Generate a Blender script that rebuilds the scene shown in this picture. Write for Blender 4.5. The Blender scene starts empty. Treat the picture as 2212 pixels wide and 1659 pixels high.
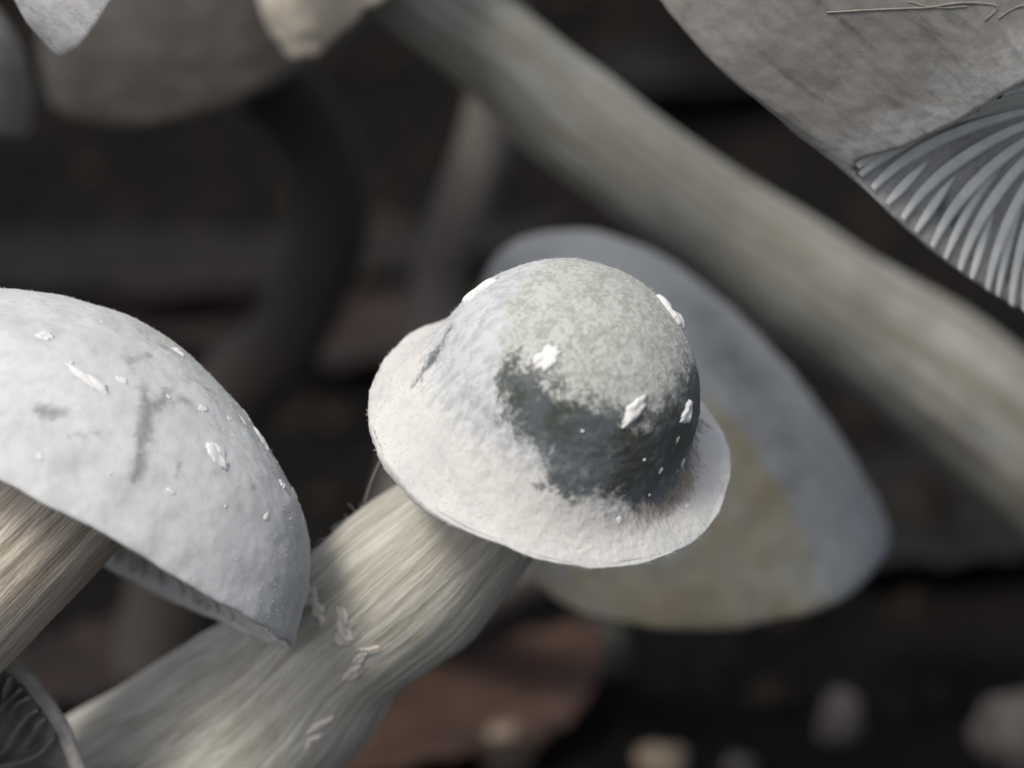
import bpy, math, random
import numpy as np
from math import sin, cos, pi, radians

# ------------------------------------------------------------------ camera, world, sun, exposure
S = bpy.context.scene
PITCH = radians(18); H0 = 54.0          # mm: the focus centre stands 54 mm above the soil
PX = 2212 / 50.0; DIST = 100.0          # picture is 50 mm wide at 100 mm
FWD = np.array([0, cos(PITCH), -sin(PITCH)]); UP = np.array([0, sin(PITCH), cos(PITCH)]); RT = np.array([1., 0, 0])
C0 = np.array([0, 0, H0])
cam = bpy.data.cameras.new('camera'); camo = bpy.data.objects.new('camera', cam)
S.collection.objects.link(camo); S.camera = camo
cam.sensor_width = 36; cam.lens = 72; cam.clip_start = 0.005; cam.clip_end = 50
camo.location = (C0 - FWD * DIST) * 0.001
camo.rotation_euler = (pi / 2 - PITCH, 0, 0)
cam.dof.use_dof = True; cam.dof.focus_distance = 0.0972; cam.dof.aperture_fstop = 72 / 2.8

SUN = np.array([-.36, .62, .70]); SUN /= np.linalg.norm(SUN)        # right, up, towards the camera
SUNW = SUN[0] * RT + SUN[1] * UP - SUN[2] * FWD
W = bpy.data.worlds.new('World'); S.world = W; W.use_nodes = True
nt = W.node_tree; bg = nt.nodes['Background']
sky = nt.nodes.new('ShaderNodeTexSky'); sky.sky_type = 'NISHITA'; sky.sun_disc = False
sky.air_density = .55; sky.dust_density = 3.0; sky.ozone_density = .6
sky.sun_elevation = math.asin(SUNW[2]); sky.sun_rotation = math.atan2(SUNW[0], SUNW[1])
hz = nt.nodes.new('ShaderNodeHueSaturation'); hz.inputs['Saturation'].default_value = .55     # thin overcast
nt.links.new(sky.outputs[0], hz.inputs['Color']); nt.links.new(hz.outputs[0], bg.inputs[0]); bg.inputs[1].default_value = 0.15
sl = bpy.data.lights.new('sun', 'SUN'); sl.energy = 1.7; sl.angle = radians(13); sl.color = (1, .95, .84)
so = bpy.data.objects.new('sun', sl); S.collection.objects.link(so)
from mathutils import Vector
so.rotation_euler = Vector(SUNW).to_track_quat('Z', 'Y').to_euler(); so.location = (-.2, -.2, .5)
S.view_settings.view_transform = 'Standard'; S.view_settings.look = 'None'
S.view_settings.exposure = 0.15; S.view_settings.gamma = 1
S.render.engine = 'CYCLES'; S.cycles.use_denoising = True
S.cycles.max_bounces = 8; S.cycles.diffuse_bounces = 4

# ------------------------------------------------------------------ helpers
rng = np.random.default_rng(7)
def P(u, v, d):
    """a place in the scene (mm): right/down position at distance d behind the focus centre"""
    k = 1 + d / DIST
    return C0 + RT * ((u - 1106) / PX * k) - UP * ((v - 829.5) / PX * k) + FWD * d
def CV(x, y, z): return RT * x + UP * y - FWD * z      # right, up, towards viewer -> world direction
def unit(a): return np.asarray(a, float) / np.linalg.norm(a)
def foot(u, d, z=-1.5):
    k = 1 + d / DIST
    y = (z - H0 + d * sin(PITCH)) / cos(PITCH)
    return (u, 829.5 - y * PX / k, d)

_perm = np.random.default_rng(3).permutation(512); _perm = np.r_[_perm, _perm]
_g = np.random.default_rng(4).normal(size=(512, 3)); _g /= np.linalg.norm(_g, axis=1)[:, None]
def noise(p):
    p = np.asarray(p, float); i = np.floor(p).astype(int); f = p - i; i &= 255
    w = f * f * f * (f * (f * 6 - 15) + 10)
    out = 0
    for dx in (0, 1):
        for dy in (0, 1):
            for dz in (0, 1):
                h = _perm[_perm[_perm[(i[..., 0] + dx) & 511] + ((i[..., 1] + dy) & 255) & 511] + ((i[..., 2] + dz) & 255) & 511]
                g = _g[h & 511]
                q = f - np.array([dx, dy, dz])
                wx = (w[..., 0] if dx else 1 - w[..., 0]) * (w[..., 1] if dy else 1 - w[..., 1]) * (w[..., 2] if dz else 1 - w[..., 2])
                out = out + wx * (g * q).sum(-1)
    return out
def fbm(p, o=4):
    s = 0; a = 1
    for k in range(o): s = s + a * noise(np.asarray(p) * 2 ** k + 17.3 * k); a *= .5
    return s
def spline(pts, n):
    """Catmull-Rom through pts, resampled evenly by length"""
    p = np.asarray(pts, float); p = np.vstack([2 * p[0] - p[1], p, 2 * p[-1] - p[-2]])
    out = []
    for k in range(1, len(p) - 2):
        t = np.linspace(0, 1, 24, endpoint=False)[:, None]
        a, b, c, d = p[k - 1], p[k], p[k + 1], p[k + 2]
        out.append(.5 * (2 * b + (c - a) * t + (2 * a - 5 * b + 4 * c - d) * t ** 2 + (3 * b - a - 3 * c + d) * t ** 3))
    out = np.vstack(out + [p[-2][None]])
    L = np.r_[0, np.cumsum(np.linalg.norm(np.diff(out[:, :3] if out.shape[1] > 2 else out, axis=0), axis=1))]
    s = np.linspace(0, L[-1], n)
    return np.stack([np.interp(s, L, out[:, j]) for j in range(out.shape[1])], 1)
def closed_spline(pts, n):
    p = np.asarray(pts, float); m = len(p); out = []
    for k in range(m):
        t = np.linspace(0, 1, 24, endpoint=False)[:, None]
        a, b, c, d = p[k - 1], p[k], p[(k + 1) % m], p[(k + 2) % m]
        out.append(.5 * (2 * b + (c - a) * t + (2 * a - 5 * b + 4 * c - d) * t ** 2 + (3 * b - a - 3 * c + d) * t ** 3))
    out = np.vstack(out)
    x = np.linspace(0, len(out), n, endpoint=False); i = np.arange(len(out) + 1)
    return np.stack([np.interp(x, i, np.r_[out[:, j], out[0, j]]) for j in range(3)], 1)
def gridfaces(nr, nc, wrap=True):
    i, j = np.meshgrid(np.arange(nr - 1), np.arange(nc if wrap else nc - 1), indexing='ij')
    a = i * nc + j; b = i * nc + (j + 1) % nc
    return np.stack([a, b, b + nc, a + nc], -1).reshape(-1, 4)
def normals_grid(G, wrap=True):
    du = np.gradient(G, axis=0)
    dv = (np.roll(G, -1, 1) - np.roll(G, 1, 1)) if wrap else np.gradient(G, axis=1)
    n = np.cross(du, dv); return n / (np.linalg.norm(n, axis=-1, keepdims=True) + 1e-12)

def link(name, data, parent=None):
    o = bpy.data.objects.new(name, data); S.collection.objects.link(o)
    if parent: o.parent = parent
    return o
def tag(o, label, cat=None, group=None, kind=None):
    if label: o['label'] = label
    if cat: o['category'] = cat
    if group: o['group'] = group
    if kind: o['kind'] = kind
    return o
def thing(name, base, label, cat, group=None):
    o = link(name, None); o.location = np.asarray(base) * .001; o.empty_display_size = .002
    o['base'] = [float(x) for x in base]
    return tag(o, label, cat, group)
def origin(parent):
    while parent is not None:
        if 'base' in parent: return np.array(parent['base'])
        parent = parent.parent
    return np.zeros(3)
def mesh(name, V, F, mat, parent=None, attrs=None, smooth=True, base=None):
    """V in mm world space; stored in metres relative to the thing's base"""
    V = np.asarray(V, float).reshape(-1, 3)
    o0 = origin(parent) if parent is not None else (np.zeros(3) if base is None else np.asarray(base))
    me = bpy.data.meshes.new(name)
    me.from_pydata(((V - o0) * .001).tolist(), [], np.asarray(F).tolist() if isinstance(F, np.ndarray) else F)
    if smooth: me.polygons.foreach_set('use_smooth', np.ones(len(me.polygons), bool))
    for k, a in (attrs or {}).items():
        a = np.asarray(a, np.float32)
        if a.ndim > 1 and a.shape[-1] == 3:
            at = me.attributes.new(k, 'FLOAT_VECTOR', 'POINT'); at.data.foreach_set('vector', a.reshape(-1))
        else:
            at = me.attributes.new(k, 'FLOAT', 'POINT'); at.data.foreach_set('value', a.reshape(-1))
    me.materials.append(mat); me.update()
    o = link(name, me, parent)
    if parent is None: o.location = o0 * .001
    return o

# ------------------------------------------------------------------ materials
class NT:
    def __init__(s, name):
        s.m = bpy.data.materials.new(name); s.m.use_nodes = True; s.t = s.m.node_tree
        s.b = s.t.nodes['Principled BSDF']
    def n(s, ty, **kw):
        x = s.t.nodes.new(ty)
        for k, v in kw.items(): setattr(x, k, v)
        return x
    def put(s, sock, v):
        if isinstance(v, bpy.types.NodeSocket): s.t.links.new(v, sock)
        else: sock.default_value = v
    def math(s, op, a, b=0.0, clamp=False):
        x = s.n('ShaderNodeMath', operation=op, use_clamp=clamp); s.put(x.inputs[0], a); s.put(x.inputs[1], b); return x.outputs[0]
    def mm(s, scale=1.0):
        t = s.n('ShaderNodeTexCoord'); v = s.n('ShaderNodeVectorMath', operation='SCALE')
        s.t.links.new(t.outputs['Object'], v.inputs[0]); v.inputs['Scale'].default_value = 1000 * scale; return v.outputs[0]
    def attr(s, name, vec=False):
        a = s.n('ShaderNodeAttribute', attribute_name=name); return a.outputs['Vector' if vec else 'Fac']
    def scale(s, v, xyz):
        x = s.n('ShaderNodeVectorMath', operation='MULTIPLY'); s.put(x.inputs[0], v); x.inputs[1].default_value = xyz; return x.outputs[0]
    def noise(s, vec, scale, detail=4, rough=.55, dist=0.0):
        x = s.n('ShaderNodeTexNoise'); s.put(x.inputs['Vector'], vec)
        x.inputs['Scale'].default_value = scale; x.inputs['Detail'].default_value = detail
        x.inputs['Roughness'].default_value = rough; x.inputs['Distortion'].default_value = dist; return x.outputs['Fac']
    def ramp(s, f, a, b, lo=0.0, hi=1.0):
        x = s.n('ShaderNodeMapRange', interpolation_type='SMOOTHSTEP'); s.put(x.inputs[0], f)
        x.inputs[1].default_value = a; x.inputs[2].default_value = b; x.inputs[3].default_value = lo; x.inputs[4].default_value = hi; return x.outputs[0]
    def mix(s, f, a, b):
        x = s.n('ShaderNodeMix', data_type='RGBA'); s.put(x.inputs[0], f)
        for k, v in ((6, a), (7, b)): s.put(x.inputs[k], v if isinstance(v, bpy.types.NodeSocket) else (*v, 1))
        return x.outputs[2]
    def finish(s, col, bump=None, dist=0.05, strength=1.0, rough=.75, spec=.25, sss=.0, sheen=0.0):
        s.put(s.b.inputs['Base Color'], col if isinstance(col, bpy.types.NodeSocket) else (*col, 1))
        s.put(s.b.inputs['Roughness'], rough); s.b.inputs['Specular IOR Level'].default_value = spec
        if sss:
            s.b.inputs['Subsurface Weight'].default_value = sss; s.b.inputs['Subsurface Scale'].default_value = .0009
            s.b.inputs['Subsurface Radius'].default_value = (1.0, .8, .6)
        if sheen: s.b.inputs['Sheen Weight'].default_value = sheen
        if bump is not None:
            x = s.n('ShaderNodeBump'); x.inputs['Strength'].default_value = strength
            x.inputs['Distance'].default_value = dist * .001; s.put(x.inputs['Height'], bump)
            s.t.links.new(x.outputs[0], s.b.inputs['Normal'])
        return s.m

def cap_mat(name, pale, mid, dark, crown=None, amount=.35, sss=.3, grain=1.0, bump=.10, soft=.12, speck=.5, lift=.35, wash=None, tan=None):
    """felted cap skin: pale bloom over a darker ground; attributes dark / crown carry the pigment zones; on the slate cap crown paints a sunlit patch"""
    m = NT(name); mm = m.mm(); pol = m.attr('pol', True)
    n1 = m.noise(mm, 1.1 * grain, 6, .65, .3); n2 = m.noise(mm, 4.5 * grain, 4, .6); n3 = m.noise(pol, 1.0, 5, .65, .2)
    n4 = m.noise(mm, .33 * grain, 3, .5)
    f = m.ramp(m.math('ADD', m.math('MULTIPLY', n1, .6), m.math('MULTIPLY', n3, .4)), .42, .66)
    col = m.mix(m.math('MULTIPLY', f, amount), pale, mid)
    col = m.mix(m.math('MULTIPLY', m.ramp(n4, .45, .7), amount * .8), col, mid)
    if tan:
        tn = m.math('ADD', m.attr('tan'), m.math('MULTIPLY', m.math('SUBTRACT', m.noise(m.scale(pol, (1, 1, .5)), 1.6, 4, .6), .5), 1.5))
        col = m.mix(m.math('MULTIPLY', m.ramp(tn, .3, 1.2), .9), col, tan)
    if wash:
        ws = m.math('ADD', m.attr('wash'), m.math('MULTIPLY', m.math('SUBTRACT', n3, .5), 1.2))
        col = m.mix(m.math('MULTIPLY', m.ramp(ws, .2, .9), .85), col, m.mix(m.ramp(n3, .42, .62), wash[0], wash[1]))
    if crown:
        g = m.math('ADD', m.attr('crown'), m.math('MULTIPLY', m.math('SUBTRACT', n1, .5), .9))
        cr = m.mix(m.math('MULTIPLY', m.ramp(m.math('ADD', n2, m.math('MULTIPLY', m.math('SUBTRACT', n1, .5), .8)), .40, .62), .75), crown[0], crown[1])
        col = m.mix(m.ramp(g, .35, .65, 0, .92), col, cr)
    gd = m.math('ADD', m.attr('dark'), m.math('MULTIPLY', m.math('SUBTRACT', n1, .5), 1.1))
    gd = m.math('ADD', gd, m.math('MULTIPLY', m.math('SUBTRACT', n2, .5), .5))
    dk = m.mix(m.ramp(n4, .4, .62), dark[0], dark[1])
    dk = m.mix(m.ramp(n1, .5, .8, 0, lift), dk, mid)
    col = m.mix(m.ramp(gd, .5 - soft, .5 + soft, 0, .97), col, dk)
    spk = m.ramp(m.noise(mm, 7.0, 2, .5), .70, .76)
    col = m.mix(m.math('MULTIPLY', spk, speck), col, pale)
    h = m.math('ADD', m.math('MULTIPLY', n2, .5), m.math('MULTIPLY', m.noise(mm, 14, 3, .6), .35))
    h = m.math('ADD', h, m.math('MULTIPLY', n3, .5))
    if tan: h = m.math('ADD', h, m.math('MULTIPLY', m.noise(m.scale(pol, (1, 1, .5)), 2.2, 4, .6), .8))
    return m.finish(col, h, bump, .8, .8, .2, sss, .1)

def stem_mat(name, pale, mid, dark, sss=.25, streak=1.0, fs=2.2):
    m = NT(name); pol = m.attr('pol', True); mm = m.mm()
    a = m.noise(m.scale(pol, (1, 1, .08 if fs > 2 else .03)), fs, 6, .7, .15); b = m.noise(m.scale(pol, (1, 1, .04)), 8.5, 5, .65)
    c = m.noise(mm, .22, 3, .5)
    col = m.mix(m.ramp(a, .38, .62), pale, mid)
    col = m.mix(m.math('MULTIPLY', m.ramp(b, .46, .68), .65 * streak), col, dark)
    col = m.mix(m.math('MULTIPLY', m.ramp(c, .42, .64), .5), col, mid)
    col = m.mix(m.math('MULTIPLY', m.ramp(m.noise(m.scale(pol, (1, 1, .3)), 9, 3, .6), .6, .72), .35), col, pale)
    h = m.math('ADD', m.math('MULTIPLY', a, .9), m.math('MULTIPLY', b, .9))
    h = m.math('ADD', h, m.math('MULTIPLY', m.noise(mm, 9, 3, .6), .12))
    return m.finish(col, h, .16, .9, .7, .28, sss, .05)

def simple_mat(name, a, b, scale, bump=.1, rough=.8, spec=.2, sss=0, vec=None, lo=.4, hi=.62, b2=None):
    m = NT(name); mm = m.mm()
    if vec: mm = m.scale(m.attr('pol', True), vec)
    n = m.noise(mm, scale, 6, .6, .3); n2 = m.noise(mm, scale * 5, 4, .6)
    col = m.mix(m.ramp(n, lo, hi), a, b)
    col = m.mix(m.math('MULTIPLY', m.ramp(n2, .45, .7), .5), col, b2 or b)
    return m.finish(col, m.math('ADD', n, m.math('MULTIPLY', n2, .4)), bump, .8, rough, spec, sss)

M = {}
M['cap_c'] = cap_mat('bowler_cap_skin', (.70, .685, .65), (.47, .49, .50), ((.098, .115, .125), (.052, .060, .048)), crown=((.53, .55, .51), (.33, .335, .30)), amount=.42, bump=.075, soft=.17, speck=.12, lift=.42, wash=((.57, .59, .61), (.41, .43, .455)), tan=(.27, .22, .17))
M['cap_l'] = cap_mat('dome_cap_skin', (.66, .67, .675), (.47, .49, .485), ((.29, .305, .31), (.24, .25, .25)), crown=((.57, .60, .55), (.44, .46, .43)), amount=.55, bump=.04, soft=.35, speck=.3, lift=.4)
M['cap_ur'] = cap_mat('taupe_cap_skin', (.285, .27, .25), (.19, .187, .18), ((.115, .125, .125), (.09, .095, .09)), crown=((.44, .44, .43), (.34, .345, .34)), amount=.9, grain=.6, bump=.07, soft=.4, speck=.1)
M['cap_b'] = cap_mat('slate_cap_skin', (.21, .225, .24), (.13, .14, .148), ((.08, .09, .095), (.06, .065, .065)), crown=((.21, .19, .13), (.155, .14, .095)), amount=.9, grain=.10, bump=.04, soft=.4)  # crown pair: warm sunlight put into the skin colour
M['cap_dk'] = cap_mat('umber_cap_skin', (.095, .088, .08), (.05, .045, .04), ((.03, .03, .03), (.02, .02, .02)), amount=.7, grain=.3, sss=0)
M['cap_cream'] = cap_mat('cream_cap_skin', (.60, .54, .45), (.42, .38, .31), ((.3, .28, .24), (.25, .22, .2)), amount=.7, grain=.5)
M['cap_w'] = cap_mat('pale_cap_skin', (.58, .58, .58), (.40, .41, .41), ((.3, .3, .3), (.25, .25, .25)), amount=.7)
M['stem_c'] = stem_mat('silky_stem_flesh', (.70, .685, .615), (.48, .46, .385), (.27, .25, .195))
M['stem_l'] = stem_mat('striate_stem_flesh', (.74, .67, .57), (.50, .43, .34), (.22, .19, .15))
M['stem_d'] = stem_mat('olive_stem_flesh', (.50, .50, .47), (.27, .255, .205), (.12, .112, .085), fs=1.1)
M['stem_g'] = stem_mat('grey_stem_flesh', (.27, .245, .22), (.19, .17, .155), (.11, .095, .085))
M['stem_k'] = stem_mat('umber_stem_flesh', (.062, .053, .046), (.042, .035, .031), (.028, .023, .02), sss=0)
M['shred_d'] = simple_mat('dull_veil_shred', (.33, .305, .265), (.27, .25, .22), 2.0, .12, .8, .2, .2)
M['flake'] = simple_mat('veil_flake', (.90, .885, .86), (.82, .80, .77), 2.0, .12, .85, .2, .3)
M['shred'] = simple_mat('veil_shred', (.82, .745, .66), (.68, .61, .53), 2.0, .12, .8, .2, .2)
M['felt'] = simple_mat('felt_hair', (.68, .67, .65), (.58, .57, .55), 2.0, .02, .9, .1)
M['thread'] = simple_mat('veil_thread', (.6, .6, .58), (.45, .45, .44), 4.0, .02)
M['gill_w'] = simple_mat('grey_gill', (.82, .83, .79), (.70, .72, .69), .9, .05, .7, .25, .25)
M['gill_l'] = simple_mat('pale_gill', (.66, .63, .60), (.52, .50, .47), .9, .05, .7, .25, .3)
M['gill_d'] = simple_mat('dark_gill', (.48, .47, .43), (.32, .32, .30), .9, .05, .7, .25, .1)
M['gill_m'] = simple_mat('taupe_gill', (.40, .38, .36), (.28, .27, .26), .9, .05, .7, .25, .2)

# ------------------------------------------------------------------ builders
def frame(axis, e1):
    a = unit(axis); e1 = np.asarray(e1, float); e1 = unit(e1 - a * (e1 @ a)); return a, e1, np.cross(a, e1)

def lathe_cap(parent, center, axis, e1, outer, inner, mat, nphi=360, nr=130, ni=50, rough=.06, fine=.03, squash=1.0,
              deform=None, skew=None, wob=.25, seed=0, pigment_light=None, name='cap', kphi=5.0, washf=None, tanf=None):
    """outer / inner: (r, z) profiles in mm from the apex to the margin, and back from the margin inward"""
    a, x, y = frame(axis, e1)
    po = spline(outer, nr); pi_ = spline(inner, ni)
    prof = np.vstack([po, pi_]); n = len(prof)
    t = np.r_[np.linspace(0, 1, nr), 1 + np.linspace(0.01, 1, ni)]
    ph = np.linspace(0, 2 * pi, nphi, endpoint=False)
    T, PH = np.meshgrid(t, ph, indexing='ij')
    r = np.repeat(prof[:, :1], nphi, 1).copy(); z = np.repeat(prof[:, 1:], nphi, 1).copy()
    tt = np.clip(T, 0, 1); edge = np.where(T <= 1, tt ** 6, np.clip(2 - T, 0, 1) ** 2)
    cs = np.stack([np.cos(PH), np.sin(PH), np.zeros_like(PH)], -1)
    w1 = fbm(cs * 1.3 + seed, 2); w2 = fbm(cs * 9 + seed + 5, 3)
    r = r * (1 + wob * .10 * edge * w1) + edge * wob * .35 * w2
    z = z + edge * wob * 1.2 * fbm(cs * 1.7 + seed + 9, 2)
    if deform is not None: r, z = deform(r, z, PH, T)
    G = (np.cos(PH) * r)[..., None] * x + (np.sin(PH) * r)[..., None] * y + z[..., None] * a
    if skew is not None: G = G + np.asarray(skew) * (np.clip(z / z.max(), 0, 1) ** 1.25)[..., None]
    if squash != 1: G = G + FWD * ((G @ FWD) * (squash - 1))[..., None]
    G = np.asarray(center) + G
    N = normals_grid(G); 
    G = G + N * (rough * fbm(G * .55 + seed, 3) + fine * fbm(G * 2.6 + seed, 3))[..., None]
    q = np.stack([np.cos(PH) * tt, np.sin(PH) * tt], -1)
    pol = np.stack([np.cos(PH) * kphi * (1 + .0 * T), np.sin(PH) * kphi, T * 1.2], -1) * np.stack([np.ones_like(T)] * 3, -1)
    # streaks thin out towards the apex
    pol[..., :2] *= (1.5 + 4 * tt)[..., None]
    at = {'pol': pol}
    d, c = (pigment_light(q, T, PH) if pigment_light else (np.zeros_like(T), np.zeros_like(T)))
    at['dark'] = d; at['crown'] = c
    if washf: at['wash'] = washf(q, T)
    if tanf: at['tan'] = tanf(T, PH)
    # apex
    Vv = G.reshape(-1, 3); F = gridfaces(n, nphi).tolist()
    o = mesh(name, Vv, F, mat, parent, {k: v.reshape(-1, 3) if v.ndim == 3 else v.reshape(-1) for k, v in at.items()})
    return o, G[:nr], (a, x, y)

def tube(parent, name, path, rad, mat, nphi=96, ns=220, ridge=.06, lump=.12, seed=0, kphi=4.0, ends=True, flat=None):
    """swept stem; path in mm"""
    R = np.c_[np.asarray(path), np.asarray(rad)]; C = spline(R, ns); r = C[:, 3]; C = C[:, :3]
    tg = np.gradient(C, axis=0); tg /= np.linalg.norm(tg, axis=1)[:, None]
    L = np.r_[0, np.cumsum(np.linalg.norm(np.diff(C, axis=0), axis=1))]
    n0 = unit(np.cross(tg[0], FWD)); ns_ = [n0]
    for k in range(1, ns):
        v = ns_[-1] - tg[k] * (ns_[-1] @ tg[k]); ns_.append(unit(v))
    n1 = np.array(ns_); n2 = np.cross(tg, n1)
    ph = np.linspace(0, 2 * pi, nphi, endpoint=False)
    cs = np.stack([np.cos(ph), np.sin(ph)], -1)
    pol = np.empty((ns, nphi, 3)); pol[..., :2] = cs[None] * kphi; pol[..., 2] = L[:, None]
    q = pol.copy(); q[..., 2] *= .06; q[..., :2] *= 1.6
    p3 = C[:, None] + n1[:, None] * (cs[:, 0][None, :, None] * r[:, None, None]) + n2[:, None] * (cs[:, 1][None, :, None] * r[:, None, None])
    rr = r[:, None] * (1 + lump * .5 * fbm(p3 * .10 + seed, 2)) + ridge * (fbm(q + seed, 4) + .4 * fbm(q * 2.7 + seed, 2))
    G = C[:, None] + n1[:, None] * (cs[:, 0][None] * rr)[..., None] + n2[:, None] * (cs[:, 1][None] * rr)[..., None]
    V = np.vstack([G.reshape(-1, 3), C[:1], C[-1:]]); F = gridfaces(ns, nphi)[:, ::-1].tolist(); k = ns * nphi
    F += [[k, j, (j + 1) % nphi] for j in range(nphi)] + [[k + 1, (ns - 1) * nphi + (j + 1) % nphi, (ns - 1) * nphi + j] for j in range(nphi)]
    pv = np.vstack([pol.reshape(-1, 3), [[0, 0, 0]], [[0, 0, L[-1]]]])
    return mesh(name, V, F, mat, parent, {'pol': pv}), G

def stem_px(parent, pts, mat, seed=0, **kw):
    pts = [p if len(p) == 4 else p for p in pts]
    path = [P(u, v, d) for u, v, d, r in pts]; rad = [r / PX * (1 + d / DIST) for u, v, d, r in pts]
    return tube(parent, kw.pop('name', 'stem'), path, rad, mat, seed=seed, **kw)

def gill(parent, path, down, depth, mat, thick=.16, name='gill'):
    """one lamella: path on the cap's under surface from margin to stem; down(n,3); depth(n)"""
    path = np.asarray(path); n = len(path); tg = np.gradient(path, axis=0)
    side = np.cross(tg, down); side /= np.linalg.norm(side, axis=1)[:, None] + 1e-9
    rows = []
    th = np.asarray(thick) * np.ones(n)
    for s, dd in ((-1.0, -.25), (-.75, .5), (-.5, .9), (0, 1.0), (.5, .9), (.75, .5), (1.0, -.25)):
        rows.append(path + side * (s * th)[:, None] + down * (dd * depth)[:, None])
    V = np.stack(rows, 1); F = gridfaces(n, 7, False)
    return mesh(name, V, F, mat, parent)

def flake(parent, pos, nrm, tang, lx, ly, mat, seed, name='veil_flake', lift=.08, curl=.3, thick=.06, jag=.35, n=26, bend=8.0):
    """a torn scrap of veil lying on a surface"""
    nrm = unit(nrm); tx = unit(np.asarray(tang) - nrm * (np.asarray(tang) @ nrm)); ty = np.cross(nrm, tx)
    ph = np.linspace(0, 2 * pi, n * 2, endpoint=False)
    cs = np.stack([np.cos(ph), np.sin(ph), 0 * ph], -1)
    R = 1 + jag * (noise(cs * 1.6 + seed) * 1.4 + noise(cs * 4.5 + seed) * .9 + noise(cs * 11 + seed) * .5)
    rings = []
    for k in np.linspace(0, 1, 9):
        xx = np.cos(ph) * R * k * lx; yy = np.sin(ph) * R * k * ly
        up = np.clip(.5 + 1.6 * noise(cs * .8 + seed * 1.7), 0, 1)                  # where the edge has come loose
        zz = lift * np.minimum(1, k * 2) * up + thick * (1 - k ** 5) * (.85 + .3 * noise(np.stack([xx, yy, 0 * xx], -1) * 3 + seed)) + curl * .25 * k ** 3 * (up - .5)
        zz = zz - (xx ** 2 + yy ** 2) / (2 * bend) - .05 * (k > .99)
        rings.append(np.asarray(pos) + xx[:, None] * tx + yy[:, None] * ty + zz[:, None] * nrm)
    rings.append(rings[-1] - nrm * (.12 + lift + curl * .12))
    return mesh(name, np.vstack(rings), gridfaces(10, n * 2), mat, parent)

def hair(parent, name, path, r, mat, nphi=6):
    o, _ = tube(parent, name, path, [r] * len(path), mat, nphi=nphi, ns=max(12, 8 * len(path)), ridge=0, lump=0)
    return o

def fuzz(parent, G, count, length, mat, seed, tmax=1.0, bare=None):
    """short felt hairs standing on a cap's outer skin"""
    r = np.random.default_rng(seed); nr, nphi = G.shape[:2]; N = normals_grid(G)
    N *= np.sign(((G - G.mean((0, 1))) * N).sum(-1).mean())
    i = (np.sqrt(r.uniform(.0, tmax, count)) * (nr - 1)).astype(int); j = r.integers(0, nphi, count)
    if bare is not None: ok = bare[i, j] < .2; i, j, count = i[ok], j[ok], int(ok.sum())
    p = G[i, j]; d = N[i, j] + r.normal(0, .55, (count, 3)); d /= np.linalg.norm(d, axis=1)[:, None]
    s = np.cross(d, r.normal(size=(count, 3))); s /= np.linalg.norm(s, axis=1)[:, None]
    L = (length * r.uniform(.4, 1.5, count))[:, None]; w = .011
    bend = r.normal(0, .35, (count, 3)) * L
    V = np.stack([p - s * w - d * .02, p + s * w - d * .02, p + d * L * .6 + s * w * .8, p + d * L * .6 - s * w * .8, p + d * L + bend * .6], 1).reshape(-1, 3)
    k = np.arange(count)[:, None] * 5
    F = (k + np.array([[0, 1, 2, 3]])).tolist() + (k + np.array([[3, 2, 4]])).tolist()
    o = mesh('fuzz', V, F, mat, parent); o['kind'] = 'stuff'; return o

def poly_sd(q, poly):
    """signed distance, positive inside"""
    poly = np.asarray(poly, float); d = np.full(q.shape[:-1], 1e9); ins = np.zeros(q.shape[:-1], bool)
    for k in range(len(poly)):
        a, b = poly[k - 1], poly[k]; ab = b - a
        h = np.clip(((q - a) @ ab) / (ab @ ab + 1e-12), 0, 1)
        d = np.minimum(d, np.linalg.norm(q - a - h[..., None] * ab, axis=-1))
        c = ((a[1] > q[..., 1]) != (b[1] > q[..., 1])) & (q[..., 0] < (b[0] - a[0]) * (q[..., 1] - a[1]) / (b[1] - a[1] + 1e-12) + a[0])
        ins ^= c
    return np.where(ins, d, -d)
def line_d(q, pts):
    pts = np.asarray(pts, float); out = np.full(q.shape[:-1], -9.)
    for k in range(1, len(pts)):
        a, b = pts[k - 1, :2], pts[k, :2]; ab = b - a
        h = np.clip(((q - a) @ ab) / (ab @ ab + 1e-12), 0, 1)
        w = pts[k - 1, 2] * (1 - h) + pts[k, 2] * h
        out = np.maximum(out, w - np.linalg.norm(q - a - h[..., None] * ab, axis=-1))
    return out

def on_cap(G, t, phi):
    """point and outward normal on a lathe cap's outer grid"""
    nr, nphi = G.shape[:2]; i = int(round(t * (nr - 1))); j = int(round((phi % (2 * pi)) / (2 * pi) * nphi)) % nphi
    i = min(max(i, 2), nr - 3)
    n = np.cross(G[i + 2, j] - G[i - 2, j], G[i, (j + 2) % nphi] - G[i, j - 2])
    return G[i, j], unit(n), unit(G[i + 2, j] - G[i - 2, j])

def radial_gills(parent, center, fr, rim_r, stem_r, inner_z, mat, count, depth, thick, squash=1.0, seed=0, n=18, rimfun=None):
    a, x, y = fr; rr = np.random.default_rng(seed)
    for k in range(count):
        ph = 2 * pi * (k + .3 * rr.uniform(-1, 1)) / count
        full = k % 2 == 0
        s = np.linspace(0, 1 if full else rr.uniform(.35, .6), n)
        R = rim_r * .975 + (stem_r - rim_r) * s
        if rimfun: R = R * rimfun(ph)
        phs = ph + .05 * np.sin(s * 5 + k)
        z = np.interp(R, inner_z[0], inner_z[1])
        G = (np.cos(phs) * R)[:, None] * x + (np.sin(phs) * R)[:, None] * y + z[:, None] * a
        if squash != 1: G = G + FWD * ((G @ FWD) * (squash - 1))[:, None]
        dep = depth * np.sin(np.clip(s / s[-1], 0, 1) * pi * .92 + .12) ** .6 * (1 if full else .8)
        gill(parent, np.asarray(center) + G, np.repeat(-a[None], n, 0), dep, mat, thick)

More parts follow.
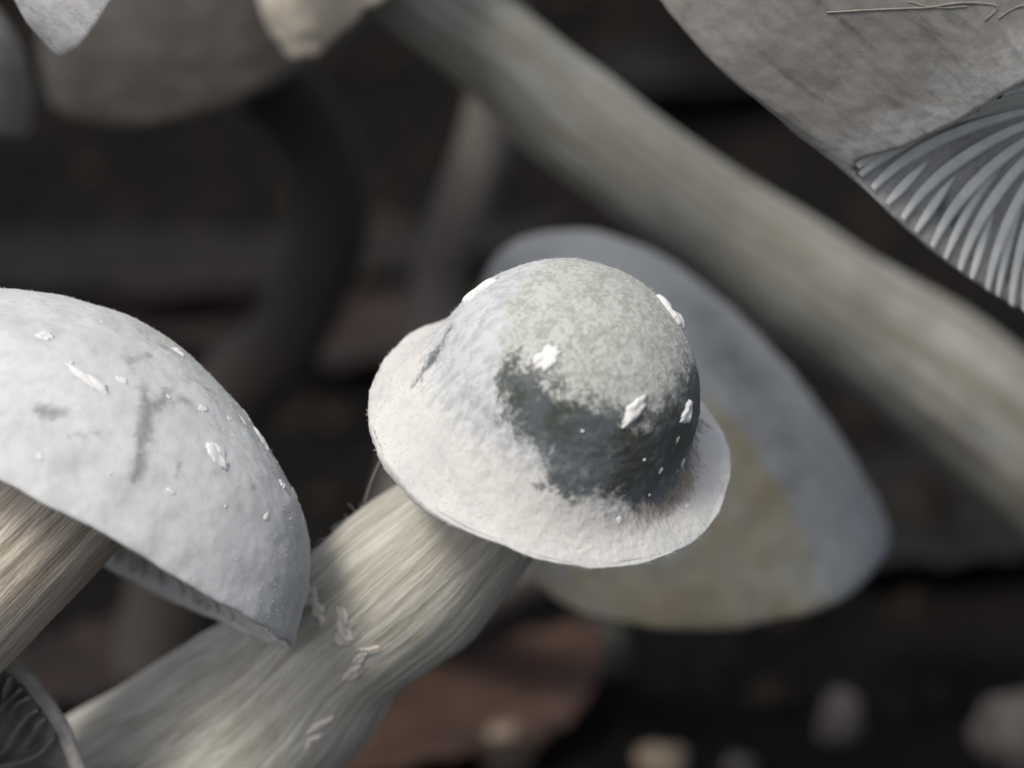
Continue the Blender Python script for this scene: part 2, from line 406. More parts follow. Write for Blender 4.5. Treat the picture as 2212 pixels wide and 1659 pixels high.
# ------------------------------------------------------------------ the ground
def ground_z(x, y):
    p = np.stack([x * .02, y * .02, 0 * x], -1)
    z = 3.0 * fbm(p, 3) + 1.2 * fbm(p * 6 + 3, 4)
    z = z * np.clip((y + 40) / 60, .25, 1) 
    z = z + 95 * (1 / (1 + np.exp(-(y - 430 - .25 * x) / 40)))
    return z - 1.0
gx = np.r_[np.linspace(-900, -260, 30, endpoint=False), np.linspace(-260, 260, 240, endpoint=False), np.linspace(260, 900, 31)]
gy = np.r_[np.linspace(-700, -60, 30, endpoint=False), np.linspace(-60, 520, 270, endpoint=False), np.linspace(520, 1100, 30)]
GX, GY = np.meshgrid(gx, gy, indexing='xy')
m = NT('dark_humus'); mm = m.mm()
n1 = m.noise(mm, .05, 6, .65, .4); n2 = m.noise(mm, .35, 6, .65)
col = m.mix(m.ramp(n1, .38, .66), (.0050, .0045, .0041), (.0145, .0122, .0102))
col = m.mix(m.math('MULTIPLY', m.ramp(n2, .55, .75), .6), col, (.017, .014, .0115))
M['soil'] = m.finish(col, m.math('ADD', n1, n2), 3.0, .9, .95, .1)
g = mesh('ground', np.stack([GX, GY, ground_z(GX, GY)], -1), gridfaces(len(gy), len(gx), False), M['soil'])
g['kind'] = 'structure'

# ------------------------------------------------------------------ centre mushroom with the bowler-shaped cap
DARK_C = [(-.20, -.30), (-.258, -.355), (-.234, -.451), (-.218, -.511), (-.144, -.553), (-.035, -.581), (.028, -.634), (0, -.70), (.166, -.70), (.271, -.64), (.39, -.60), (.50, -.59),
          (.655, -.45), (.74, -.24), (.78, .0), (.77, .4), (.50, .34), (.46, .14), (.40, -.09), (.38, -.21), (.318, -.333), (.242, -.367), (.11, -.398), (.006, -.402), (-.081, -.383), (-.144, -.352)]
CROWN_C = [(-.213, .08), (-.242, -.022), (-.276, -.108), (-.259, -.226), (-.254, -.339), (-.222, -.48), (.017, -.571), (.231, -.563), (.442, -.449), (.627, -.173), (.62, .2), (.5, .45), (.2, .5), (-.1, .4)]
STREAK_C = [(-.551, -.075, .012), (-.597, -.165, .022), (-.648, -.232, .010)]
#            t, phi, half length, half width, direction (right, up)
FLAKES_C = [(.42, 2.98, 1.05, .40, (.8, .6)), (.33, .56, .95, .42, (.6, -.8)), (.317, 4.383, .70, .46, (.7, .7)), (.429, 5.341, .85, .34, (.7, .7)), (.513, 5.954, .62, .38, (.8, .5))]
bC = P(*foot(-240, 16))
mc = thing('mushroom', bC, 'sharply focused mushroom with bowler-shaped grey-white cap, dark band and flared pale rim', 'mushroom', None)
cC = P(1191, 931, 0); aC = CV(.227, .749, .623); eC = CV(.957, -.29, 0)
def deform_c(r, z, PH, T):
    wl = lambda c, w: np.exp(-((np.angle(np.exp(1j * (PH - c)))) / w) ** 2)
    w = np.clip(1.0 * wl(3.35, 1.0) + .62 * wl(4.75, .8), 0, 1)
    cone = 9.0 - 2.62 * np.clip(z / 4.1, 0, 1) ** .8
    r = np.where((T <= 1) & (z > 0) & (z < 4.1), r + w * np.clip(cone - r, 0, 3), r)
    e = np.where(T <= 1, np.clip((T - .6) / .4, 0, 1) ** 2, np.clip(2 - T, 0, 1))
    lip = wl(3.75, .75); z = np.where((z < -.02) & (r > 8), -.02 + (z + .02) * (.12 + .95 * lip), z)
    z = z + e * (.22 * np.sin(3 * PH + .6) + .10 * np.sin(7 * PH + 1) + .03 * np.sin(19 * PH + 2))
    return r, z
def pig_c(q, T, PH):
    d = poly_sd(q, DARK_C) * np.where((q[..., 1] > -.42 - .25 * (q[..., 0] < -.1)) & (q[..., 0] > -.2), 3.2, 5.5) + .5
    d = np.maximum(d, line_d(q, STREAK_C) * 6 + .5)
    d = np.where(T <= 1, np.clip(d, -.6, 1.6), -.6)
    c = np.where(T <= 1, np.clip(poly_sd(q, CROWN_C) * 5 + .5, -.6, 1.6), -.6)
    return d, c
sph = [(6.6 * sin(t), 2.3 + 6.6 * cos(t)) for t in np.linspace(0, pi / 2, 9)]
outer_c = [(.002, 8.9)] + sph[1:] + [(6.62, 1.75), (6.85, 1.15), (7.4, .62), (8.2, .25), (8.8, .04), (9.02, -.05), (9.04, -.30), (8.97, -.58)]
inner_c = [(8.88, -.70), (8.5, -.45), (7.4, .0), (5.8, 1.0), (4, 1.6), (2.8, 1.2)]
capC, GC, frC = lathe_cap(mc, cC, aC, eC, outer_c, inner_c, M['cap_c'], nphi=420, nr=190, ni=50, rough=.05, fine=.05, deform=deform_c, wob=.22, seed=2.3, pigment_light=pig_c,
    washf=lambda q, T: np.where(T <= 1, np.clip((.66 - T) * 7 + .5, 0, 1), 0) * np.clip(.75 - q[..., 0], .3, 1),
    tanf=lambda T, PH: np.where(T <= 1, np.exp(-((T - .795) / .07) ** 2), 0) * np.exp(-(np.angle(np.exp(1j * (PH - 5.9))) / .65) ** 2) * 1.25)
stemC, GS = stem_px(mc, [(1200, 915, 0, 135), (1120, 1010, 2.8, 146), (1045, 1095, 4.4, 155), (905, 1226, 5.8, 182), (820, 1300, 6.8, 174), (732, 1380, 8.2, 164), (655, 1467, 10.3, 188), (572, 1537, 12.3, 214), (455, 1630, 14.5, 230),
     (250, 1752, 18, 225), (60, 1905, 18, 205), (-110, 2150, 17, 205), (-200, 2500, 16, 215), (*foot(-240, 16)[:2], 16, 240)], M['stem_c'], seed=1.2, nphi=200, ns=420, ridge=.10, lump=.22)
radial_gills(capC, cC, frC, 8.6, 3.3, ([2.8, 4, 5.8, 7.4, 8.6], [1.2, 1.6, 1.0, .0, -.36]), M['gill_m'], 64, .8, .12, seed=3)
for k, (t, ph, lx, ly, dr) in enumerate(FLAKES_C):
    p, n, tg = on_cap(GC, t, ph)
    flake(capC, p, n, CV(dr[0], dr[1], 0), lx, ly, M['flake'], 3.1 * k + .4, lift=.22 if k < 2 else .08, curl=.3, thick=.11, jag=.42)
for k, (t, ph) in enumerate([(.60, 5.45), (.66, 5.62), (.71, 5.95), (.74, 5.55), (.58, 5.8), (.79, 5.3), (.50, 4.9), (.86, 5.9)]):
    p, n, tg = on_cap(GC, t, ph); w_ = .07 + .05 * (k % 3)
    flake(capC, p, n, CV(cos(k), sin(k), 0), w_ * 1.4, w_, M['flake'], 1.7 * k + 50, lift=.01, curl=.05, thick=.05, jag=.4, n=10)
ph_ = np.linspace(0, 2 * pi, 420, endpoint=False)[None]; t_ = np.linspace(0, 1, 190)[:, None]
fuzz(capC, GC, 8000, .11, M['felt'], 21, bare=poly_sd(np.stack([t_ * np.cos(ph_), t_ * np.sin(ph_)], -1), DARK_C) * 5 + .5)
for k, (i, j, lx, ly, dr) in enumerate([(88, 57, .75, .26, (-.05, 1)), (91, 53, .6, .38, (.3, 1)), (88, 42, .65, .13, (1, .3)), (92, 42, .6, .16, (.6, .8)), (98, 39, .85, .22, (.65, .75)), (93, 65, .65, .24, (.5, -.9)), (93, 73, .55, .28, (.7, .7)), (119, 33, .9, .2, (.7, .6)), (125, 32, .7, .2, (.6, .8))]):
    p = GS[i, j]; n = unit(np.cross(GS[i, j + 2] - GS[i, j - 2], GS[i + 2, j] - GS[i - 2, j])); n = n if n @ FWD < 0 else -n
    flake(stemC, p, n, CV(dr[0], dr[1], 0), lx, ly * 1.45, M['shred'], 5.3 * k + 2, name='veil_shred', lift=.10, curl=.5, thick=.09, jag=.5)
# torn veil fibres between the margin and the stem's upper side
a_ = P(826, 982, 3.5); b_ = P(786, 1086, 5.2)
hair(mc, 'veil_thread', [a_, (a_ + b_) / 2 + CV(-.08, -.05, 0), b_], .022, M['thread'])
r2 = np.random.default_rng(5)
for k in range(22):
    p0 = P(800 - 6 * k + r2.uniform(-8, 8), 1102 + 5.5 * k + r2.uniform(-4, 4), 5.6 + r2.uniform(-.8, .6)); L_ = r2.uniform(.3, .9)
    d0 = unit([r2.uniform(-1, .3), r2.uniform(-.3, .3), r2.uniform(.2, .8)])
    hair(mc, 'veil_thread', [p0 - d0 * .3, p0 + d0 * L_ * .5 + r2.normal(0, .12, 3), p0 + d0 * L_ + r2.normal(0, .25, 3)], .011, M['thread'], 5)

# ------------------------------------------------------------------ left mushroom with the big pale dome
STREAK_L = [[(.121, -.537, .010), (.151, -.595, .016), (.171, -.606, .016)], [(.184, -.479, .008), (.196, -.554, .014), (.175, -.621, .018)],
            [(.171, -.606, .020), (.2, -.675, .022), (.226, -.728, .020), (.262, -.772, .018), (.276, -.812, .010)], [(.058, -.494, .005), (.081, -.383, .008)], [(.13, -.212, .007), (.094, -.236, .006)],
            [(.21, -.324, .008), (.254, -.298, .009)], [(-.064, -.807, .015), (-.021, -.799, .014), (.01, -.762, .006)], [(.054, -.829, .004), (.113, -.78, .005)], [(.233, -.457, .007), (.217, -.523, .006)],
            [(.495, -.446, .006), (.523, -.447, .008)], [(.343, -.674, .005), (.358, -.702, .004)]]
bL = P(*foot(-660, 0))
ml = thing('mushroom', bL, 'mushroom with smooth pale domed cap and short grey crack, striped beige stem', 'mushroom', None)
cL = P(95, 1106, 0); aL = CV(.47, .87, -.15); eL = CV(.88, -.47, 0)
outer_l = [(.002, 10.4), (1.6, 10.28), (3.2, 9.95), (5.0, 9.4), (6.6, 8.75), (8.4, 7.8), (9.9, 6.85), (11.4, 5.65), (12.45, 4.3), (13.1, 2.9), (13.5, 1.3), (13.75, .25), (13.72, .02)]
inner_l = [(13.55, -.06), (13.2, .25), (12.4, 1.4), (10.5, 2.6), (8, 3.4), (5, 3.6), (4.0, 3.0)]
def deform_l(r, z, PH, T):
    e = np.where(T <= 1, np.clip((T - .5) / .5, 0, 1) ** 2, np.clip(2 - T, 0, 1))
    far = np.sin(PH)           # +1 = away from the viewer
    z = z - e * (.15 * np.clip(-far, 0, 1) + .45 * np.clip(far, 0, 1)) + e * (.05 * np.sin(9 * PH) + .03 * np.sin(27 * PH))
    return r, z
def pig_l(q, T, PH):
    d = np.max([line_d(q, l) for l in STREAK_L], axis=0) * 16 + .42
    d = np.where(T <= 1, np.clip(d, -.6, 1.2), -.6)
    c = np.where(T <= 1, np.clip(.75 - 1.4 * T + .5 * np.cos(PH), -.5, 1.2), -.6)
    return d, c
capL, GL, frL = lathe_cap(ml, cL, aL, eL, outer_l, inner_l, M['cap_l'], nphi=480, nr=190, ni=40, rough=.10, fine=.018, squash=.68, deform=deform_l, wob=.12, seed=5.1, pigment_light=pig_l)
stem_px(ml, [(170, 1010, 0, 180), (40, 1142, 0, 188), (-110, 1290, 0, 195), (-300, 1485, 0, 200), (-480, 1750, 0, 205), (-600, 2200, 0, 215), (-650, 2800, 0, 225), (*foot(-660, 0)[:2], 0, 240)],
        M['stem_l'], seed=4.2, nphi=160, ns=300, ridge=.10, lump=.1)
radial_gills(capL, cL, frL, 13.3, 4.5, ([4, 5, 8, 10.5, 12.4, 13.4], [3.0, 3.4, 3.0, 1.9, .5, -.25]), M['gill_l'], 110, .7, .13, squash=.68, seed=8)
FLAKES_L = [(.577, 4.437, .42, .30, (1, .3)), (.655, 4.725, 1.15, .30, (.82, -.57)), (.661, 5.354, .72, .48, (.5, -.85)), (.228, 5.288, .40, .20, (.8, -.5)), (.45, 6.0, .8, .16, (.5, -.85)), (.608, 5.89, .25, .18, (1, 0)), (.598, 6.165, .34, .26, (.4, -.9))]
for k, (t, ph, lx, ly, dr) in enumerate(FLAKES_L):
    p, n, tg = on_cap(GL, t, ph)
    flake(capL, p, n, CV(dr[0], dr[1], 0), lx, ly, M['shred'] if k == 6 else M['flake'], 2.7 * k + 9.4, lift=.07, curl=.25, thick=.07, jag=.42)
for k in range(16):
    p, n, tg = on_cap(GL, .35 + .04 * ((k * 7) % 15), 4.5 + .115 * k); w_ = .06 + .05 * ((k * 5) % 4)
    flake(capL, p, n, CV(cos(k), sin(k), 0), w_ * 1.6, w_, M['flake'], 1.3 * k + 70, lift=.01, curl=.05, thick=.05, jag=.4, n=10)
fuzz(capL, GL, 6000, .09, M['felt'], 22)

# ------------------------------------------------------------------ bottom-left mushroom seen from below
bB = P(*foot(-430, 2))
mb = thing('mushroom', bB, 'small mushroom seen from underneath, dark separated gills and thin grey margin', 'mushroom', None)
cB = P(-165, 1735, 7); aB = CV(.30, .10, -.95); eB = CV(1, 0, .25)
outer_b = [(.002, 4.8), (2, 4.6), (4, 4.1), (6, 3.3), (8, 2.1), (9.3, .8), (10.0, .0), (10.05, -.25)]
inner_b = [(9.9, -.42), (9.3, -.3), (8.9, .3), (7.5, 1.7), (5, 3.0), (2.5, 3.2), (1.6, 2.6)]
capB, GB, frB = lathe_cap(mb, cB, aB, eB, outer_b, inner_b, M['gill_m'], nphi=300, nr=60, ni=40, rough=.05, fine=.05, wob=.3, seed=7.7)
radial_gills(capB, cB, frB, 9.3, 2.2, ([1.6, 2.5, 5, 7.5, 8.9, 9.4], [2.6, 3.2, 3.0, 1.7, .3, -.2]), M['gill_d'], 60, 1.7, .10, seed=12)
stem_px(mb, [(-165, 1735, 6, 80), (-230, 1780, 0, 85), (-360, 1950, -3, 90), (-420, 2500, -2, 95), (*foot(-430, 2)[:2], 2, 105)], M['stem_l'], seed=9.2, nphi=64, ns=120)

# ------------------------------------------------------------------ upper-right mushroom: loft over a wavy margin
bU = P(*foot(2750, 12))
mu = thing('mushroom', bU, 'large taupe mushroom cap with ragged curled margin showing pale grey gills', 'mushroom', None)
RIM = [(1842, 364, 2), (1950, 318, 0), (2080, 258, -2), (2212, 178, -4), (2420, 90, -5), (2680, 150, -3), (2780, 360, 2), (2640, 640, 8), (2420, 735, 9), (2212, 668, 8), (2080, 592, 6), (1950, 488, 4)]
rim = closed_spline([P(*r) for r in RIM], 360)
APEX = P(1420, -420, 1); CEN = P(2300, 390, 2); axU = unit(APEX - CEN); hU = np.linalg.norm(APEX - CEN)
nr_ = 130; tt = np.linspace(0, 1, nr_)[:, None, None]
perp = (rim - CEN) - axU * ((rim - CEN) @ axU)[:, None]
farw = np.clip(((rim - C0) @ FWD - 1.5) / 4, 0, 1)[:, None]                    # the far side falls in steeply
c1 = rim + axU * hU * .40 + perp * (.50 - 1.25 * farw); c2 = APEX + perp * .95 + axU * hU * .02
G = (1 - tt) ** 3 * rim + 3 * (1 - tt) ** 2 * tt * c1 + 3 * (1 - tt) * tt ** 2 * c2 + tt ** 3 * APEX
N = normals_grid(G); N *= np.sign(((G - (CEN + APEX) / 2) * N).sum(-1).mean())
G = G + N * ((.10 * fbm(G * .35, 3) + .05 * fbm(G * 1.6, 3)) * (1 - tt[..., 0]) ** .3)[..., None]
ang = np.linspace(0, 2 * pi, 360, endpoint=False)
tipw = np.exp(-(np.minimum(np.arange(360), 360 - np.arange(360)) / 14.0) ** 2)
rag = (.05 + .16 * tipw) * fbm(np.stack([np.cos(ang) * 14, np.sin(ang) * 14, 0 * ang], -1), 4)
G[:12] -= (axU * np.linspace(1, 0, 12)[:, None, None]) * rag[None, :, None]
SU = P(2420, 215, 3)                               # where the stem meets the cap
ti = np.linspace(0, 1, 40)[:, None, None]
rim0 = G[0]; edgei = rim0 + N[0] * -.25
ci = .55 * edgei + .45 * SU + axU * 3.0
I = (1 - ti) ** 2 * edgei + 2 * ti * (1 - ti) * ci + ti ** 2 * (SU + (edgei - SU) * .06)
A = np.vstack([I[::-1], rim0[None] + (edgei - rim0)[None] * .5 - axU * .06, G])
T_ = np.r_[np.linspace(2, 1.05, 40), 1.02, np.linspace(1, 0, nr_)]
polU = np.stack([np.cos(ang)[None] * 12 + 0 * T_[:, None], np.sin(ang)[None] * 12 + 0 * T_[:, None], T_[:, None] * 1.5 + 0 * ang[None]], -1)
capU = mesh('cap', A, gridfaces(len(A), 360), M['cap_ur'], mu, {'pol': polU, 'dark': np.clip(1.3 * fbm(polU * np.array([.75, .75, 2.0]), 3) - .1, -.5, .9), 'crown': np.where(T_ > 1, 1.2, np.clip((T_ - .84) * 5, -.5, .75))[:, None] + 0 * A[..., 0]})
ng = 52
for k in range(ng):
    j = (k * 360 / ng + rng.uniform(-1, 1)); j = int(round(j)) % 360
    full = k % 2 == 0; s = np.linspace(.22 if 4 < j < 186 else .0, .93 if full else rng.uniform(.25, .5), 22)[:, None]
    e = edgei[j]; c = .55 * e + .45 * SU + axU * 3.0
    pth = (1 - s) ** 2 * e + 2 * s * (1 - s) * c + s ** 2 * SU
    pth = pth + unit(np.cross(axU, e - SU)) * (.22 * np.sin(s * 8 + k * 2.7) * np.sin(np.clip(s, 0, 1) * 3))
    sn = (s / s[-1])[:, 0]
    gill(capU, pth, np.repeat(-axU[None], 22, 0), (.52 if full else .42) * (np.sin(np.clip(sn * .82 + .18, 0, 1) * pi) ** .8), M['gill_w'], .33 * (1 - .3 * sn) * (1 if full else .85))
stem_px(mu, [(2400, 190, 3, 95), (2440, 270, 4, 95), (2520, 450, 6, 100), (2650, 900, 9, 110), (2720, 1700, 12, 115), (*foot(2750, 12)[:2], 12, 130)], M['stem_d'], seed=3.3, nphi=64, ns=140)

def on_u(u_, v_):
    o_ = C0 - FWD * DIST; w_ = np.cross(G - o_, unit(P(u_, v_, 0) - o_)); dd = np.linalg.norm(w_, axis=-1) + 2 * ((N @ FWD) > 0)
    i, j = np.unravel_index(np.argmin(dd), dd.shape); return G[i, j] + N[i, j] * .04
for ln, r_ in (([(1790, 26), (1900, 16), (2000, 10), (2080, 4), (2150, 12), (2125, 42)], .04), ([(1960, 4), (2020, 20), (2090, 14)], .03), ([(2160, 40), (2190, 20), (2230, 8)], .03)):
    hair(capU, 'veil_shred', [on_u(*p) for p in ln], r_, M['shred_d'], 8)

# ------------------------------------------------------------------ thick leaning stem behind, with its cream cap
bD = P(*foot(2790, 68))
md = thing('mushroom', bD, 'mushroom with thick olive-grey stem leaning across the background and cream cap margin', 'mushroom', None)
stem_px(md, [(800, -82, 34, 92), (930, 14, 36, 98), (1065, 105, 38, 106), (1205, 232, 41, 118), (1380, 362, 44, 114), (1560, 490, 48, 120), (1795, 655, 52, 134), (1985, 780, 55, 146), (2212, 965, 58, 152),
     (2480, 1220, 62, 158), (2700, 1560, 66, 165), (*foot(2790, 68)[:2], 68, 185)], M['stem_d'], seed=6.1, nphi=120, ns=260, ridge=.2, lump=.15)
kD = 1.34 / PX
dome = lambda R, h: [(.002, h), (.3 * R, h * .97), (.55 * R, h * .85), (.78 * R, h * .62), (.92 * R, h * .34), (.985 * R, h * .1), (R, 0), (R * .99, -.12)]
under = lambda R, h: [(R * .97, -.12), (R * .85, h * .12), (R * .6, h * .28), (R * .3, h * .3), (R * .2, h * .25)]
RD = 272 * kD
capD, _, _ = lathe_cap(md, P(790, -95, 34), CV(-.72, .52, .46), CV(-.6, -.8, 0), dome(RD, RD * .75), under(RD, RD * .75), M['cap_cream'], nphi=180, nr=60, ni=30, rough=.2, fine=.1, wob=.8, seed=8.8)

# ------------------------------------------------------------------ slate cap behind the centre mushroom
bK = P(*foot(720, 94))
mk = thing('mushroom', bK, 'blurred slate-grey bell cap with yellowish sunlight painted on its lower part, directly behind the bowler-shaped cap', 'mushroom', None)
kK = 1.42 / PX; RK = 392 * kK
cK = P(1525, 1165, 42); aK = CV(-.10, .92, .34)
outer_k = [(.002, 1.74), (.26, 1.70), (.50, 1.53), (.69, 1.22), (.83, .84), (.91, .50), (.975, .15), (1.0, .0), (.99, -.05)]
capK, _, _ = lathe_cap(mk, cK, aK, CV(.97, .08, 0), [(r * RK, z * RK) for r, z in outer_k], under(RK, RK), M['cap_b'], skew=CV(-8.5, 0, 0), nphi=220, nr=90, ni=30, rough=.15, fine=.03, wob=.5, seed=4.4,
    pigment_light=lambda q, T, PH: (np.where(T <= 1, np.clip(.55 - 2.2 * np.hypot(q[..., 0] - .35, q[..., 1] + .25), -.6, .5), -.6), np.where(T <= 1, np.clip((-q[..., 1] - .45) * 1.6 + .5 - 2.6 * np.clip(q[..., 0] - .22, 0, 1) + .5 * fbm(np.dstack([q * 2.2, 0 * T]), 2), -.5, .52), -.5)))  # crown term: warm sunlit patch painted low on the side facing the camera
stem_px(mk, [(1480, 1040, 44, 75), (1380, 1110, 54, 72), (1230, 1180, 66, 70), (1050, 1270, 80, 68), (860, 1390, 90, 66), (*foot(720, 94)[:2], 94, 75)], M['stem_g'], seed=2.2, nphi=48, ns=80)

# ------------------------------------------------------------------ caps along the upper left
bT = P(*foot(770, 88))
mt = thing('mushroom', bT, 'mushroom with pale pointed cap edge and dim grey stem behind the leaning stem', 'mushroom', None)
RT_ = 10.2
capT, _, _ = lathe_cap(mt, P(352, -255, 3), CV(-.82, .50, .26), CV(-.52, -.85, 0), dome(RT_, RT_ * .72), under(RT_, RT_ * .72), M['cap_w'], nphi=220, nr=80, ni=30, rough=.08, fine=.05, wob=.3, seed=1.9, squash=.6)
stem_px(mt, [(330, -270, 3, 90), (480, -200, 12, 80), (760, -160, 38, 72), (1000, -90, 62, 68), (1085, 90, 72, 64), (1060, 270, 76, 62), (985, 480, 80, 60), (945, 620, 84, 60), (910, 900, 86, 60), (830, 1250, 88, 62), (*foot(770, 88)[:2], 88, 66)], M['stem_g'], seed=5.5, nphi=64, ns=160)
bS = P(*foot(-420, 45))
ms = thing('mushroom', bS, 'blurred taupe-brown cap edge beside the pale pointed cap edge', 'mushroom', None)
RS = 335 * 1.45 / PX
lathe_cap(ms, P(-262, 175, 45), CV(.35, .9, .15), CV(.93, -.36, 0), dome(RS, RS * .8), under(RS, RS * .8), M['cap_ur'], nphi=120, nr=50, ni=20, rough=.2, fine=.05, wob=.4, seed=3.9)
stem_px(ms, [(-262, 150, 45, 60), (-330, 450, 45, 65), (-400, 900, 45, 70), (*foot(-420, 45)[:2], 45, 80)], M['stem_g'], seed=1.5, nphi=48, ns=80)
bG = P(*foot(330, 90))
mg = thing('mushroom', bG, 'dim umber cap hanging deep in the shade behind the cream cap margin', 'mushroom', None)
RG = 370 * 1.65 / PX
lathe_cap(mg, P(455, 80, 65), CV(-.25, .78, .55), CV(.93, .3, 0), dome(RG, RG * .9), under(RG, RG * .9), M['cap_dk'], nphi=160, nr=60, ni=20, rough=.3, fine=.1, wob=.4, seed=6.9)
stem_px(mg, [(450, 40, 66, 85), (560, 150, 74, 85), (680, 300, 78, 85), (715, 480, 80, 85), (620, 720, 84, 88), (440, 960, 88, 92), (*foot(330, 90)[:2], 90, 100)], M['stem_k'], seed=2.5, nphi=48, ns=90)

# ------------------------------------------------------------------ leaf litter and grains on the ground behind
def ground_hit(u, v, lift=0.0):
    o = C0 - FWD * DIST; d = unit(P(u, v, 0) - o); q = o + d * np.arange(40, 900, .5)[:, None]
    k = np.argmax(q[:, 2] <= ground_z(q[:, 0], q[:, 1]) + lift); return q[k if k else -1]
def leaf_mat(name, a, b): return simple_mat(name, a, b, .12, .3, .75, .25, 0, lo=.38, hi=.66)
def dead_leaf(name, label, u, v, lx, ly, rot, mat, seed, cat='leaf', tilt=(0, 0), lift=2.0, point=1.6, group=None):
    c = ground_hit(u, v) + np.array([0, 0, lift]); n, mth = 46, 21
    s_ = np.linspace(-1, 1, n)[:, None]; w = np.linspace(-1, 1, mth)[None]
    half = np.clip(1 - np.abs(s_) ** point, 0.015, 1) ** .75 * (1 + .12 * noise(np.stack([s_ * 7 + seed, 0 * s_, 0 * s_], -1)))
    x = s_ * lx + 0 * w; y = w * half * ly
    z = .22 * ly * (w ** 2) * half + .12 * lx * (s_ ** 2) + .06 * ly * np.abs(np.sin(s_ * 14 + np.abs(w) * 4)) * np.abs(w)
    z = z + 1.6 * fbm(np.stack([x * .05 + seed, y * .05, 0 * x], -1), 3) - .8 * np.exp(-(w * 9) ** 2)
    T = np.stack([x, y, z], -1); B = T - np.array([0, 0, .35]); V = np.vstack([T.reshape(-1, 3), B.reshape(-1, 3)])
    cr, sr = cos(rot), sin(rot); Rz = np.array([[cr, -sr, 0], [sr, cr, 0], [0, 0, 1]])
    ca, sa = cos(tilt[0]), sin(tilt[0]); Rx = np.array([[1, 0, 0], [0, ca, -sa], [0, sa, ca]])
    cb, sb = cos(tilt[1]), sin(tilt[1]); Ry = np.array([[cb, 0, sb], [0, 1, 0], [-sb, 0, cb]])
    V = V @ (Rx @ Ry @ Rz).T + c
    F = gridfaces(n, mth, False); k = n * mth
    F = np.vstack([F, F[:, ::-1] + k]).tolist()
    bd = [i * mth for i in range(n)] + [(n - 1) * mth + j for j in range(1, mth)] + [i * mth + mth - 1 for i in range(n - 2, -1, -1)] + [j for j in range(mth - 2, 0, -1)]
    F += [[bd[i], bd[(i + 1) % len(bd)], bd[(i + 1) % len(bd)] + k, bd[i] + k] for i in range(len(bd))]
    o = mesh(name, V, F, mat, None, base=c); return tag(o, label, cat, group)
def lump(name, label, u, v, r, mat, seed, cat, squash=(1, 1, .8), group=None):
    c = ground_hit(u, v); th = np.linspace(.001, pi - .001, 22)[:, None]; ph = np.linspace(0, 2 * pi, 32, endpoint=False)[None]
    d = np.stack([np.sin(th) * np.cos(ph), np.sin(th) * np.sin(ph), np.cos(th) + 0 * ph], -1)
    V = d * np.array(squash) * (r * (1 + .45 * fbm(d * 1.1 + seed, 3)))[..., None] + c + np.array([0, 0, r * squash[2] * .4])
    o = mesh(name, V, gridfaces(22, 32).tolist(), mat, None, base=c); return tag(o, label, cat, group)
M['leaf_br'] = leaf_mat('russet_leaf', (.085, .048, .036), (.045, .027, .021))
M['leaf_dk'] = leaf_mat('umber_leaf', (.013, .011, .0095), (.008, .007, .006))
M['leaf_ol'] = leaf_mat('olive_leaf', (.085, .072, .042), (.05, .042, .026))
M['leaf_pk'] = leaf_mat('mauve_leaf', (.030, .021, .020), (.018, .013, .0125))
M['chip'] = simple_mat('pale_grain', (.13, .115, .11), (.085, .075, .07), .3, .2, .8)
M['chipg'] = simple_mat('grey_grain', (.10, .10, .088), (.065, .068, .06), .3, .2, .8)
M['chipc'] = simple_mat('cream_grain', (.26, .21, .155), (.17, .14, .105), .3, .2, .8)
dead_leaf('dead_leaf', 'russet dead leaf on the soil beside the thick silky stem', 1010, 1600, 19, 9, .9, M['leaf_br'], 1.0)
dead_leaf('dead_leaf', 'dark mauve dead leaf in the gap under the pale domed cap', 270, 1500, 15, 8, .3, M['leaf_pk'], 2.0)
dead_leaf('dead_leaf', 'long umber dead leaf lying far behind the pale domed cap', 380, 640, 62, 20, .12, M['leaf_dk'], 3.0, lift=1)
dead_leaf('dead_leaf', 'mauve-brown dead leaf just behind the top of the pale domed cap', 640, 770, 36, 20, -.35, M['leaf_pk'], 4.0, lift=1)
dead_leaf('dead_leaf', 'yellow-olive leaf pointing at the bowler-shaped cap from behind', 870, 610, 26, 8, -.75, M['leaf_ol'], 5.0, lift=3, tilt=(.25, 0))
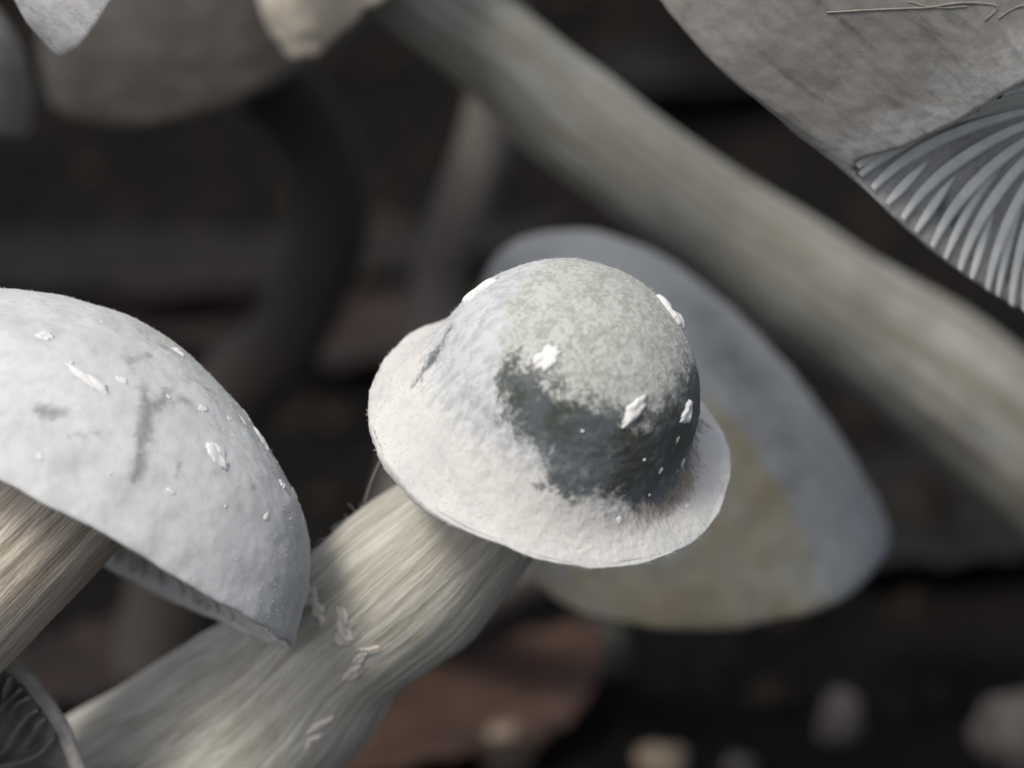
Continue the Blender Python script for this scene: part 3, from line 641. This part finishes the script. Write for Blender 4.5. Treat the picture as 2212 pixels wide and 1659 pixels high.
dead_leaf('dead_leaf', 'umber leaf in the dark gap between the leaning stem and the taupe cap', 1520, 200, 40, 22, 1.1, M['leaf_dk'], 6.0, lift=1.5)
dead_leaf('dead_leaf', 'umber leaf under the lower end of the leaning stem', 2120, 1160, 30, 16, .5, M['leaf_dk'], 7.0, lift=.5)
lump('soil_grain', 'grey-green crumb on the soil under the slate bell cap', 1290, 1440, 3.0, M['chipg'], 1.1, 'crumb', (1, 1, 1.25))
lump('soil_grain', 'pale pinkish upright grain on the dark soil', 1818, 1590, 2.3, M['chip'], 2.2, 'crumb', (.9, .8, 1.35))
lump('soil_grain', 'big pinkish crumb, the largest on the dark soil', 2195, 1640, 3.6, M['chip'], 3.3, 'crumb', (1, 1, 1.3))
lump('soil_grain', 'cream crumb lying beyond the russet leaf', 1430, 1665, 2.2, M['chipc'], 4.4, 'crumb')
lump('soil_grain', 'small grey-pink crumb beside the cream crumb', 1595, 1672, 1.5, M['chip'], 5.5, 'crumb')
lump('soil_grain', 'tan crumb touching the russet dead leaf', 1090, 1640, 2.6, M['chipc'], 6.6, 'crumb')
# loose soil crumbs, too many to count
r3 = np.random.default_rng(11); cnt = 2600
oc = np.array([[1, 0, 0], [-1, 0, 0], [0, 1, 0], [0, -1, 0], [0, 0, 1], [0, 0, -1.]]); of = np.array([[0, 2, 4], [2, 1, 4], [1, 3, 4], [3, 0, 4], [2, 0, 5], [1, 2, 5], [3, 1, 5], [0, 3, 5]])
x = r3.uniform(-170, 170, cnt); y = r3.uniform(-20, 420, cnt); z = ground_z(x, y); sz = r3.gamma(2.0, .55, cnt) + .25
V = np.stack([x, y, z + sz * .2], -1)[:, None] + oc[None] * (sz[:, None] * r3.uniform(.5, 1.3, (cnt, 6)))[..., None] @ np.eye(3)
F = (np.arange(cnt)[:, None, None] * 6 + of[None]).reshape(-1, 3)
cr_ = mesh('soil_crumbs', V.reshape(-1, 3), F.tolist(), simple_mat('soil_crumb', (.03, .025, .021), (.01, .0085, .007), .04, .2, .95, .1), None, smooth=False)
tag(cr_, 'loose dark soil crumbs strewn over the ground', 'soil', kind='stuff')
